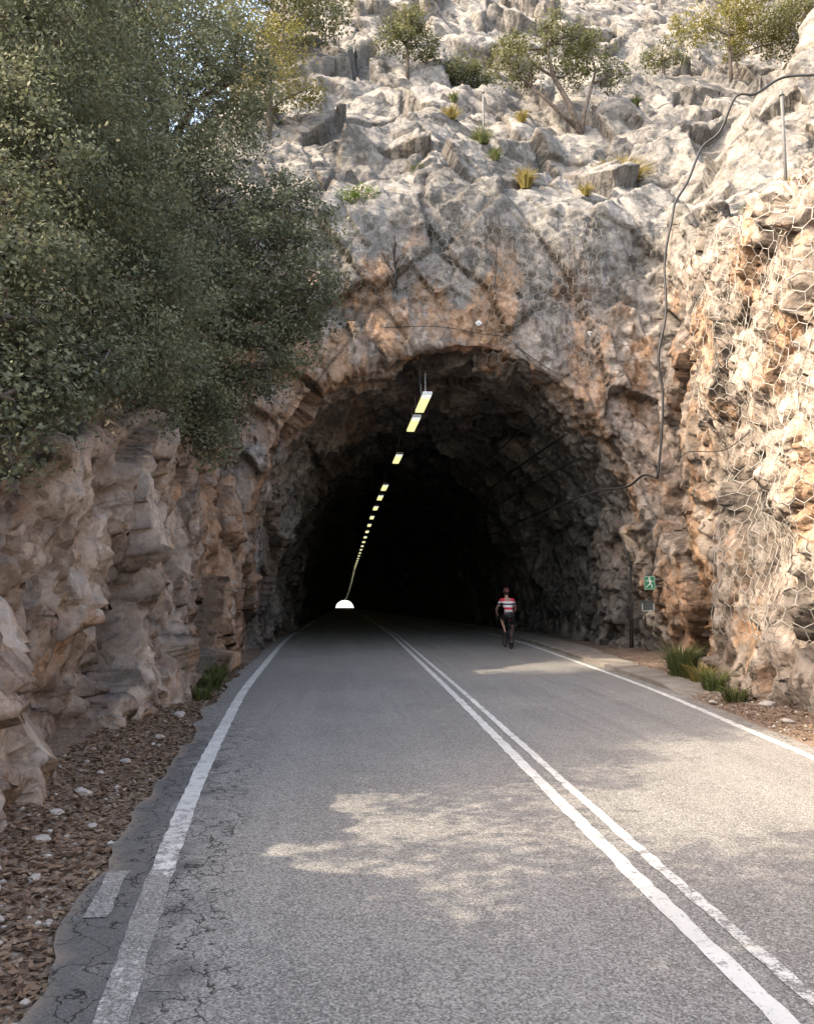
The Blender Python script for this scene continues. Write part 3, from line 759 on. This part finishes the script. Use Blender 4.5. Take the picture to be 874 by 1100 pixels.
mb.tube([(0,.15,-.6),(.05,-.1,-.1),(.0,-.2,.5),(-.1,-.25,1.0)],[.04,.034,.024,.01],6)
for k in range(20):
    z0=r.uniform(-.4,.9);dx=r.uniform(-.6,.6);mb.tube([(0,-.12,z0),(dx*.4,-.25,z0+.25),(dx,-.3+r.uniform(-.1,.1),z0+r.uniform(.2,.7))],[.016,.012,.006],4,False)
obj('dead_shrub',mb.mesh('dead_shrub'),plain('dead_wood',(.04,.034,.03),.9,var=.3),loc=(1.3,py,10.6),label='bare dark dead shrub clinging to the grey rock face',category='shrub')
print('veg',time.time()-T0)
# ------------------------------------------------------------ netting
WIRE=plain('net_wire',(.42,.40,.365),.5,.1,scale=5)
def net(name,org,U,Wv,D,nu,nv,cell,label,rad,far=6.):
    org=Vector(org);U=Vector(U);Wv=Vector(Wv);D=Vector(D)
    T=np.full((nu+1,nv+1),np.nan);O={}
    for j in range(nv+1):
        for i in range(nu+1):
            v=j*cell*.86+((cell*.28) if (i+j)%2 else 0)
            o=org+U*(i*cell*.5)+Wv*v;O[(i,j)]=o
            h=cast(o,D,far)
            if h:T[i,j]=h[2]
    ok=~np.isnan(T);Tf=np.where(ok,T,np.nanmax(T) if ok.any() else 0)
    S=Tf.copy()
    for it in range(6):
        p=np.pad(S,1,mode='edge');S2=(p[:-2,1:-1]+p[2:,1:-1]+p[1:-1,:-2]+p[1:-1,2:]+p[1:-1,1:-1])/5
        S=np.minimum(S2,Tf)
    def pt(i,j):return O[(i,j)]+D*(S[i,j]-.05) if ok[i,j] else None
    E=[]
    par={}
    def find(a):
        par.setdefault(a,a)
        while par[a]!=a:par[a]=par[par[a]];a=par[a]
        return a
    for j in range(nv):
        for i in range(nu):
            a=pt(i,j)
            if not a:continue
            b=pt(i+1,j)
            if b and (a-b).length<cell*1.8:E.append(((i,j),(i+1,j),a,b))
            if (i+j)%2:
                b=pt(i,j+1)
                if b and (a-b).length<cell*2.2:E.append(((i,j),(i,j+1),a,b))
    for k0,k1,a,b in E:par[find(k0)]=find(k1)
    cnt={}
    for k0,_,_,_ in E:cnt[find(k0)]=cnt.get(find(k0),0)+1
    bestc=max(cnt,key=cnt.get);mb=MB()
    for k0,k1,a,b in E:
        if find(k0)==bestc:mb.tube([a,b],rad,3,False)
    return obj(name,mb.mesh(name),WIRE,label=label,category='netting')
net('wire_netting',(4.6,8.6,.9),(0,1,0),(0,0,1),(1,0,0),60,33,.29,'hexagonal steel rockfall netting draped over the bright rock',.0072)
net('wire_netting',(3.6,17.2,7.8),(1,0,0),(0,0,1),(0,1,0),27,19,.29,'hexagonal steel rockfall netting pinned above the tunnel mouth',.0062)
net('wire_netting',(.2,17.2,9.8),(1,0,0),(0,0,1),(0,1,0),23,12,.28,'hexagonal steel rockfall netting pinned to the grey rock',.005)
# ------------------------------------------------------------ cables
CAB=plain('black_cable',(.02,.02,.021),.5,scale=6)
def cable(name,pts,rad,label,mat=CAB,n=6):
    P=[Vector(p) for p in pts];out=[]
    for i in range(len(P)-1):
        p0=P[max(i-1,0)];p1=P[i];p2=P[i+1];p3=P[min(i+2,len(P)-1)]
        for k in range(6):
            t=k/6;out.append(.5*((2*p1)+(p2-p0)*t+(2*p0-5*p1+4*p2-p3)*t*t+(3*p1-p0-3*p2+p3)*t**3))
    out.append(P[-1]);mb=MB();mb.tube(out,rad,n);return obj(name,mb.mesh(name),mat,label=label,category='cable')
def onface(L,o=.1):
    out=[]
    for x,z in L:
        h_=cast((x,12,z),(0,1,0),14);out.append((x,max(h_[0].y-o,18.5) if h_ else 21.,z))
    return out
cable('power_cable',[(12.5,15.6,13.2),(11.4,15.7,13.1),(10.2,15.8,12.8),(9.5,16.2,12.95),(8.9,16.3,12.6),(8.55,16.5,12.65),(8.3,16.8,12.0),(7.95,17,11.7),(7.6,17,10.9),(7.3,17,10.4),(7.15,16.9,9.9),(7.0,17,9.0),(6.95,16.9,7.8),(6.75,16.9,6.8),(6.82,16.9,6.0),(6.72,16.8,5.0),(6.6,16.8,4.1)],.028,'thick black power cable hanging down the rock edge')
cable('power_cable',[(6.6,16.8,4.1),(6.45,17.2,4.22),(6.3,17.9,4.05),(6.1,19.5,4.15),(5.9,22.5,4.1),(5.9,25.5,3.95),(6.1,30,4.1),(6.4,34,4.9)],.026,'black cable leading into the tunnel')
cable('anchor_wire',[(6.5,16.5,4.1),(6.2,15,4.0),(6.05,14.,4.15),(5.95,12.4,3.9),(5.9,11.4,4.0)],.008,'thin steel rope holding the netting',CAB,4)
for L_ in ([(1.0,9.15),(2.5,9.25),(3.8,9.1),(4.6,8.9),(5.4,8.1),(6.0,7.0),(6.2,5.4)],[(3.9,9.2),(4.1,9.9),(4.25,11),(4.3,12.4)],[(4.5,9.1),(5.2,8.4),(5.8,7.4)]):
    cable('anchor_wire',onface(L_,.12),.011,'thin dark wire strung over the rock above the arch',CAB,4)
for k,(a,rad) in enumerate([(62,.03),(52,.04),(44,.03),(34,.035)]):
    pts=[]
    for y in (22.5,25,28,32,38,46,60,90):
        aa=math.radians(a);pts.append((float(tcx(y))+math.cos(aa)**(2/PE)*(TA-.7),y,math.sin(aa)**(2/PE)*(TH-.9)+float(zroad(y))+.08*math.sin(y)))
    cable('tunnel_cable',pts,rad,'dark cable fixed along the tunnel vault')
def pole(x,y,hh,label,lean=0):
    b=surf(x,y);mb=MB();mb.tube([(0,0,-.3),(lean,0,hh)],.035,8);mb.box((0,0,.02),(.2,.2,.04));mb.torus((lean,0,hh-.1),.05,.012,'Z',12,5)
    obj('metal_pole',mb.mesh('metal_pole'),plain('weathered_pole_steel',(.13,.13,.125),.7),loc=b,label=label,category='pole')
pole(4.5,25.8,2.2,'slim grey steel pole standing on the slope')
pole(9.2,15.8,2.2,'slim grey steel pole standing above the netted rock')
WHITE=plain('white_ceramic',(.7,.69,.67),.4)
for x,z in ((3.75,9.45),(7.0,9.2)):
    h_=cast((x,12,z),(0,1,0),15) 
    if h_:
        mb=MB();mb.box((0,0,0),(.15,.03,.15),Matrix.Rotation(.78,3,'Y'));mb.tube([(0,.1,0),(0,-.07,0)],.03,8)
        obj('anchor_plate',mb.mesh('anchor_plate',False),WHITE,loc=h_[0]+Vector((0,-.05,0)),label='small white square anchor plate bolted to the rock',category='anchor plate',group='anchor plates on the rock')
def wallx(y,z):
    h_=cast((4,y,z),(1,0,0),8);return h_[0].x if h_ else 7.8
P=[(min(wallx(23.4+dy,z)-.06,8.3),23.4+dy,z) for z,dy in ((.1,0),(.9,0),(1.7,0),(2.5,0),(3.2,0))]
mb=MB();mb.tube(P,.03,8);mb.tube([(p[0]-.02,p[1]+.12,p[2]) for p in P[:4]],.022,8)
for p in P[1:4]:mb.box((p[0],p[1]+.06,p[2]),(.06,.26,.05))
obj('cable_conduit',mb.mesh('cable_conduit'),CAB,label='dark vertical cable conduit on the tunnel wall',category='conduit')
GREEN=plain('sign_green',(.012,.19,.085),.4,var=.06);SW=plain('sign_white',(.6,.62,.6),.4,var=.04)
YS=20.6
ws=min(wallx(YS,1.95),wallx(YS+.3,2.1),wallx(YS,1.75),8.0)
ws=max(ws,7.5)
rs=obj('emergency_sign',None,loc=(ws-.2,YS,.30),label='green emergency exit sign with white running figure fixed to the rock',category='sign')
rs.rotation_euler=(0,0,math.radians(-16));rs.scale=(.85,.85,.85)
mb=MB();mb.box((0,0,1.92),(.32,.018,.42));obj('panel',mb.mesh('panel',False),GREEN,rs)
mb=MB();mb.tube([(0,.02,2.03),(.6,.1,2.03)],.012,6);mb.tube([(0,.02,1.82),(.6,.1,1.82)],.012,6);mb.box((0,.02,1.92),(.03,.02,.3));obj('bracket',mb.mesh('bracket'),STEEL,rs)
mb=MB()
for c,d in (((0,-.012,2.11),(.30,.006,.010)),((0,-.012,1.73),(.30,.006,.010)),((-.145,-.012,1.92),(.010,.006,.37)),((.145,-.012,1.92),(.010,.006,.37))):mb.box(c,d)
def bar(a,b,w):
    a=Vector((a[0],-.013,a[1]));b=Vector((b[0],-.013,b[1]));d=b-a;ang=math.atan2(d.x,d.z);mb.box((a+b)/2,(w,.006,d.length),Matrix.Rotation(ang,3,'Y'))
mb.tube([(-.01,-.010,2.06),(-.01,-.017,2.06)],.03,12)
bar((.0,2.03),(.02,1.90),.05);bar((.02,1.9),(-.05,1.84),.03);bar((-.05,1.84),(-.1,1.78),.025);bar((.02,1.9),(.07,1.83),.03);bar((.07,1.83),(.06,1.76),.025)
bar((0,2.01),(-.07,1.96),.022);bar((-.07,1.96),(-.10,2.01),.02);bar((.01,2.01),(.07,1.95),.022);bar((.07,1.95),(.11,1.98),.02)
obj('pictogram',mb.mesh('pictogram',False),SW,rs)
rb=obj('emergency_box',None,loc=(ws-.24,YS+.05,.0),label='small grey emergency box with a white bracket below the sign',category='box')
mb=MB();mb.box((0,.1,1.35),(.30,.16,.22));mb.box((0,.1,1.47),(.34,.2,.02));mb.tube([(0,.1,1.4),(.5,.15,1.4)],.015,6);obj('housing',mb.mesh('housing',False),plain('dark_grey_box',(.10,.11,.11),.5),rb)
mb=MB();mb.box((-.15,0,1.3),(.02,.02,.2));mb.box((.15,0,1.3),(.02,.02,.2));mb.box((0,0,1.21),(.32,.02,.02));obj('bracket',mb.mesh('bracket',False),SW,rb)
# ------------------------------------------------------------ tunnel lamps
LAMPH=plain('lamp_housing',(.55,.56,.55),.4,.3)
GLOW=plain('lamp_diffuser',(.9,.85,.5),.4,emit=(1.0,.93,.42),es=1.1)
GLOW2=plain('lamp_end_glass',(.9,.9,.85),.4,emit=(.95,.97,.9),es=.9)
mb=MB();mb.box((0,0,.05),(.27,2.3,.04));mb.box((0,-1.16,.02),(.28,.03,.09));mb.box((0,1.16,.02),(.28,.03,.09))
for yq in (-.6,.6):mb.tube([(0,yq,.06),(0,yq,.75)],.012,6)
HM=mb.mesh('housing',False);HM.materials.append(LAMPH)
mb=MB();mb.box((0,.2,-.005),(.25,1.8,.06));DM=mb.mesh('diffuser',False);DM.materials.append(GLOW)
mb=MB();mb.box((0,-.92,-.005),(.25,.4,.06));EM=mb.mesh('end_glass',False);EM.materials.append(GLOW2)
def lz(y):return 7.35+float(zroad(y))-max(0,.5*float(sstep(60,300,y))*TH-1.0)
ylist=[23.9,26.9,33.8,42,46]+[51+5.5*i for i in range(60)]
def lx(y):return float(np.interp(y,[22,34,43,54,80,170,455],[2.28,2.1,1.92,1.75,1.62,1.15,-1.4]))
for i,y in enumerate(ylist):
    dx=(lx(y+3)-lx(y-3))/6
    root=obj('tunnel_lamp',HM,None,loc=(lx(y),y,lz(y)),label='lit pale yellow tunnel lamp hanging from the rock vault',category='lamp',group='row of lamps along the tunnel ceiling')
    root.rotation_euler=(0,0,-dx)
    obj('diffuser',DM,None,root);obj('end_glass',EM,None,root)
cable('lamp_hanger_rod',[(2.1,23.3,8.6),(2.1,23.3,7.45)],.02,'thin rod hanging from the arch above the first lamp')
# ------------------------------------------------------------ bicycle and rider
BX,BY=4.95,25.0
bike=obj('bicycle',None,loc=(BX,BY,0),label='black road bicycle ridden toward the tunnel',category='bicycle')
FR=plain('bike_frame_paint',(.03,.03,.035),.3,.2);RIM=plain('bike_rim',(.08,.08,.085),.3,.6)
for nm,y in (('rear',-.5),('front',.5)):
    w=obj('wheel',None,None,bike);w.location=(0,y,.34)
    mb=MB();mb.torus((0,0,0),.32,.02);obj('tyre',mb.mesh('tyre'),BLACKR,w)
    mb=MB();mb.torus((0,0,0),.295,.014);mb.tube([(-.035,0,0),(.035,0,0)],.02,10)
    for k in range(20):
        a=k*math.pi/10;mb.tube([(.02*(-1)**k,0,0),(0,.3*math.cos(a),.3*math.sin(a))],.0015,3,False)
    obj('rim',mb.mesh('rim'),RIM,w)
mb=MB();bb=(0,-.07,.28);st=(0,-.22,.78);hd=(0,.38,.82);hb=(0,.41,.70)
for a,b,r in ((bb,st,.017),(st,hd,.016),(bb,hb,.02),(hd,hb,.02),(st,(0,-.25,.93),.014)):mb.tube([a,b],r,8)
for s in (-1,1):
    mb.tube([(s*.02,-.07,.28),(s*.055,-.5,.34)],.011,6);mb.tube([(s*.015,-.22,.77),(s*.055,-.5,.34)],.009,6);mb.tube([(s*.02,.41,.69),(s*.05,.5,.34)],.012,6)
obj('frame',mb.mesh('frame'),FR,bike)
mb=MB();mb.tube([(0,-.40,.955),(0,-.30,.965),(0,-.12,.96)],[.065,.05,.016],10);me=mb.mesh('saddle')
for v in me.vertices:v.co.z=.955+(v.co.z-.955)*.45
obj('saddle',me,BLACKR,bike)
mb=MB();mb.tube([hd,(0,.40,.93),(0,.48,.96)],.014,8);mb.tube([(-.21,.5,.96),(-.1,.49,.965),(.1,.49,.965),(.21,.5,.96)],.014,8)
for s in (-1,1):mb.tube([(s*.21,.5,.96),(s*.21,.58,.96),(s*.21,.6,.9),(s*.21,.55,.84),(s*.21,.5,.83)],.014,8);mb.tube([(s*.21,.58,.97),(s*.21,.62,1.0)],.012,6)
obj('handlebar',mb.mesh('handlebar'),BLACKR,bike)
mb=MB();mb.tube([(.04,-.07,.28),(.06,-.05,.11)],.012,6);mb.tube([(-.04,-.07,.28),(-.06,-.09,.45)],.012,6);mb.torus((.035,-.07,.28),.09,.006);mb.tube([(-.05,-.07,.28),(.05,-.07,.28)],.02,8)
mb.torus((.035,-.5,.34),.04,.006);mb.tube([(.035,-.07,.37),(.035,-.5,.38)],.004,4);mb.tube([(.035,-.07,.19),(.035,-.5,.30)],.004,4)
obj('crankset',mb.mesh('crankset'),RIM,bike)
for s,y,z in ((1,-.05,.11),(-1,-.09,.45)):
    mb=MB();mb.box((s*.10,y,z),(.08,.07,.02));obj('pedal',mb.mesh('pedal',False),BLACKR,bike)
mb=MB();mb.box((0,-.3,.86),(.03,.02,.04));obj('tail_light',mb.mesh('tail_light',False),plain('red_lens',(.4,.02,.02),.3),bike)
def skinmesh(name,verts,edges,root=0,lv=2):
    me=bpy.data.meshes.new(name);me.from_pydata([v[:3] for v in verts],edges,[])
    o=bpy.data.objects.new(name,me);COL.objects.link(o)
    m=o.modifiers.new('k','SKIN');m.use_smooth_shade=True
    for i,v in enumerate(verts):
        r=v[3] if len(v)>3 else .02
        me.skin_vertices[0].data[i].radius=(r,v[4] if len(v)>4 else r)
        me.skin_vertices[0].data[i].use_root=(i==root)
    s=o.modifiers.new('u','SUBSURF');s.levels=lv
    d=bpy.context.evaluated_depsgraph_get();me2=bpy.data.meshes.new_from_object(o.evaluated_get(d))
    bpy.data.objects.remove(o);me2.name=name
    me2.polygons.foreach_set('use_smooth',[True]*len(me2.polygons));return me2
SKIN=plain('skin',(.45,.26,.19),.55,var=.08)
vs=[(0,-.27,1.03,.13,.11),(0,-.2,1.15,.12,.10),(0,-.06,1.32,.14,.11),(0,.04,1.45,.13,.10),(0,.1,1.52,.055),(0,.15,1.60,.06),(0,.17,1.67,.085,.09),(0,.17,1.75,.08,.09),(0,.27,1.665,.018)]
ed=[(0,1),(1,2),(2,3),(3,4),(4,5),(5,6),(6,7),(6,8)]
for s in (-1,1):
    b=len(vs);vs+=[(s*.18,.03,1.45,.06),(s*.26,.16,1.29,.045),(s*.30,.25,1.18,.038),(s*.26,.39,1.07,.03),(s*.21,.50,1.0,.024),(s*.21,.55,.985,.030,.02)]
    ed+=[(3,b),(b,b+1),(b+1,b+2),(b+2,b+3),(b+3,b+4),(b+4,b+5)]
    for k in range(4):
        f=len(vs);dx=(-.024+.016*k);ln=(.9,1.05,1.,.8)[k]
        vs+=[(s*.21+dx,.58,.985,.009),(s*.21+dx,.58+.025*ln,.965,.008),(s*.21+dx,.58+.012*ln,.94,.007)];ed+=[(b+5,f),(f,f+1),(f+1,f+2)]
    f=len(vs);vs+=[(s*.18,.545,.97,.010),(s*.175,.57,.95,.009)];ed+=[(b+5,f),(f,f+1)]
legs=[(1,[(.10,-.22,.97,.085),(.125,-.1,.82,.075),(.14,.06,.62,.055),(.13,.0,.46,.05),(.11,-.08,.26,.035),(.10,-.12,.18,.032),(.10,-.02,.135,.035,.028),(.10,.08,.13,.028,.02)]),
      (-1,[(-.10,-.22,.97,.085),(-.135,-.02,.95,.075),(-.15,.17,.90,.055),(-.135,.10,.76,.05),(-.11,.0,.62,.035),(-.10,-.10,.51,.032),(-.10,-.04,.475,.035,.028),(-.10,.05,.465,.028,.02)])]
for s,L_ in legs:
    b=len(vs);vs+=L_;ed+=[(0,b)]+[(b+i,b+i+1) for i in range(len(L_)-1)]
body=obj('person',skinmesh('person',vs,ed,0,2),SKIN,loc=(BX,BY,0),label='cyclist in red and white striped jersey and black shorts, riding away',category='person')
def jersey_mat():
    m,nt,b,o=newmat('striped_jersey');s=NT(nt)
    tc=s.n('ShaderNodeTexCoord').outputs['Object'];sx=s.n('ShaderNodeSeparateXYZ');s.l(tc,sx.inputs[0])
    r=s.n('ShaderNodeValToRGB');r.color_ramp.interpolation='CONSTANT'
    v=s.n('ShaderNodeMapRange');s.l(sx.outputs[2],v.inputs[0]);v.inputs[1].default_value=.95;v.inputs[2].default_value=1.6
    s.l(v.outputs[0],r.inputs[0]);cr=r.color_ramp
    cols=[(0,(.02,.02,.03)),(.22,(.70,.68,.68)),(.34,(.6,.02,.05)),(.46,(.8,.77,.77)),(.56,(.03,.03,.05)),(.64,(.8,.77,.77)),(.74,(.65,.03,.07)),(.95,(.7,.1,.12))]
    while len(cr.elements)<len(cols):cr.elements.new(.5)
    for e_,(p,c) in zip(cr.elements,cols):e_.position=p;e_.color=(*c,1)
    s.l(r.outputs[0],b.inputs['Base Color']);b.inputs['Roughness'].default_value=.7;return m
vs=[(0,-.26,1.06,.135,.115),(0,-.2,1.15,.14,.112),(0,-.06,1.32,.17,.122),(0,.04,1.45,.15,.112),(0,.085,1.50,.07)];ed=[(0,1),(1,2),(2,3),(3,4)]
for s in (-1,1):
    b=len(vs);vs+=[(s*.18,.03,1.45,.076),(s*.225,.11,1.35,.066),(s*.25,.15,1.305,.064)];ed+=[(3,b),(b,b+1),(b+1,b+2)]
obj('jersey',skinmesh('jersey',vs,ed),jersey_mat(),body)
vs=[(0,-.28,1.04,.145,.125),(0,-.25,1.09,.138,.118)];ed=[(0,1)]
for s,L_ in legs:
    b=len(vs);q=[L_[0],L_[1],tuple((Vector(L_[1][:3])*.45+Vector(L_[2][:3])*.55))+(.07,)]
    vs+=[(p[0],p[1],p[2],p[3]+.012) for p in q];ed+=[(0,b),(b,b+1),(b+1,b+2)]
obj('shorts',skinmesh('shorts',vs,ed),plain('black_lycra',(.012,.012,.014),.5),body)
for s,L_ in legs:
    a,b_,c=L_[5],L_[6],L_[7]
    vs=[(a[0],a[1],a[2]-.0,.042),(b_[0],b_[1],b_[2],.045,.036),(c[0],c[1]+.02,c[2],.034,.026)];obj('shoe',skinmesh('shoe',vs,[(0,1),(1,2)]),plain('dark_shoe',(.03,.03,.03),.4),body)
mb=MB();mb.ell((0,.155,1.745),(.095,.14,.10),16,8,-8,90,Matrix.Rotation(math.radians(8),3,'X'));mb.torus((0,.155,1.735),.10,.012,'Z',18,6)
for k in (-.05,0,.05):mb.tube([(k,.03,1.80),(k,.12,1.852-abs(k)*.3),(k,.24,1.80)],.012,6)
obj('helmet',mb.mesh('helmet'),plain('helmet_shell',(.16,.05,.05),.35,var=.4),body)
mb=MB();mb.ell((0,.13,1.68),(.082,.08,.08),12,6,-40,60);obj('hair',mb.mesh('hair'),plain('dark_hair',(.03,.02,.015),.8),body)
print('rider',time.time()-T0)
# ------------------------------------------------------------ camera, light
cam=bpy.data.cameras.new('Camera');co=bpy.data.objects.new('Camera',cam);COL.objects.link(co)
cam.sensor_fit='VERTICAL';cam.sensor_height=24;cam.sensor_width=24;cam.lens=24*875/1100
cam.clip_start=.05;cam.clip_end=6000
co.location=(0,0,1.6);co.rotation_euler=(math.radians(90+5.87),0,math.radians(-4.226));scene.camera=co
sd=Vector((-.74,-.12,.66)).normalized()
su=bpy.data.lights.new('Sun','SUN');su.energy=7.4;su.angle=math.radians(.5);su.color=(1,.87,.68)
so=bpy.data.objects.new('Sun',su);COL.objects.link(so);so.rotation_euler=sd.to_track_quat('Z','Y').to_euler()
w=bpy.data.worlds.new('World');scene.world=w;w.use_nodes=True;nt=w.node_tree
bg=nt.nodes['Background'];sk=nt.nodes.new('ShaderNodeTexSky');sk.sky_type='NISHITA';sk.sun_disc=False
sk.sun_elevation=math.asin(sd.z);sk.sun_rotation=math.atan2(sd.x,sd.y)%(2*math.pi);sk.dust_density=3.;sk.air_density=1.
mx=nt.nodes.new('ShaderNodeMix');mx.data_type='RGBA';mx.blend_type='MULTIPLY';mx.inputs['Factor'].default_value=1.
nt.links.new(sk.outputs[0],mx.inputs['A']);mx.inputs['B'].default_value=(1.0,.90,.77,1)
nt.links.new(mx.outputs['Result'],bg.inputs[0]);bg.inputs[1].default_value=.94
scene.view_settings.view_transform='Standard';scene.view_settings.look='None';scene.view_settings.exposure=0
print('done',time.time()-T0)
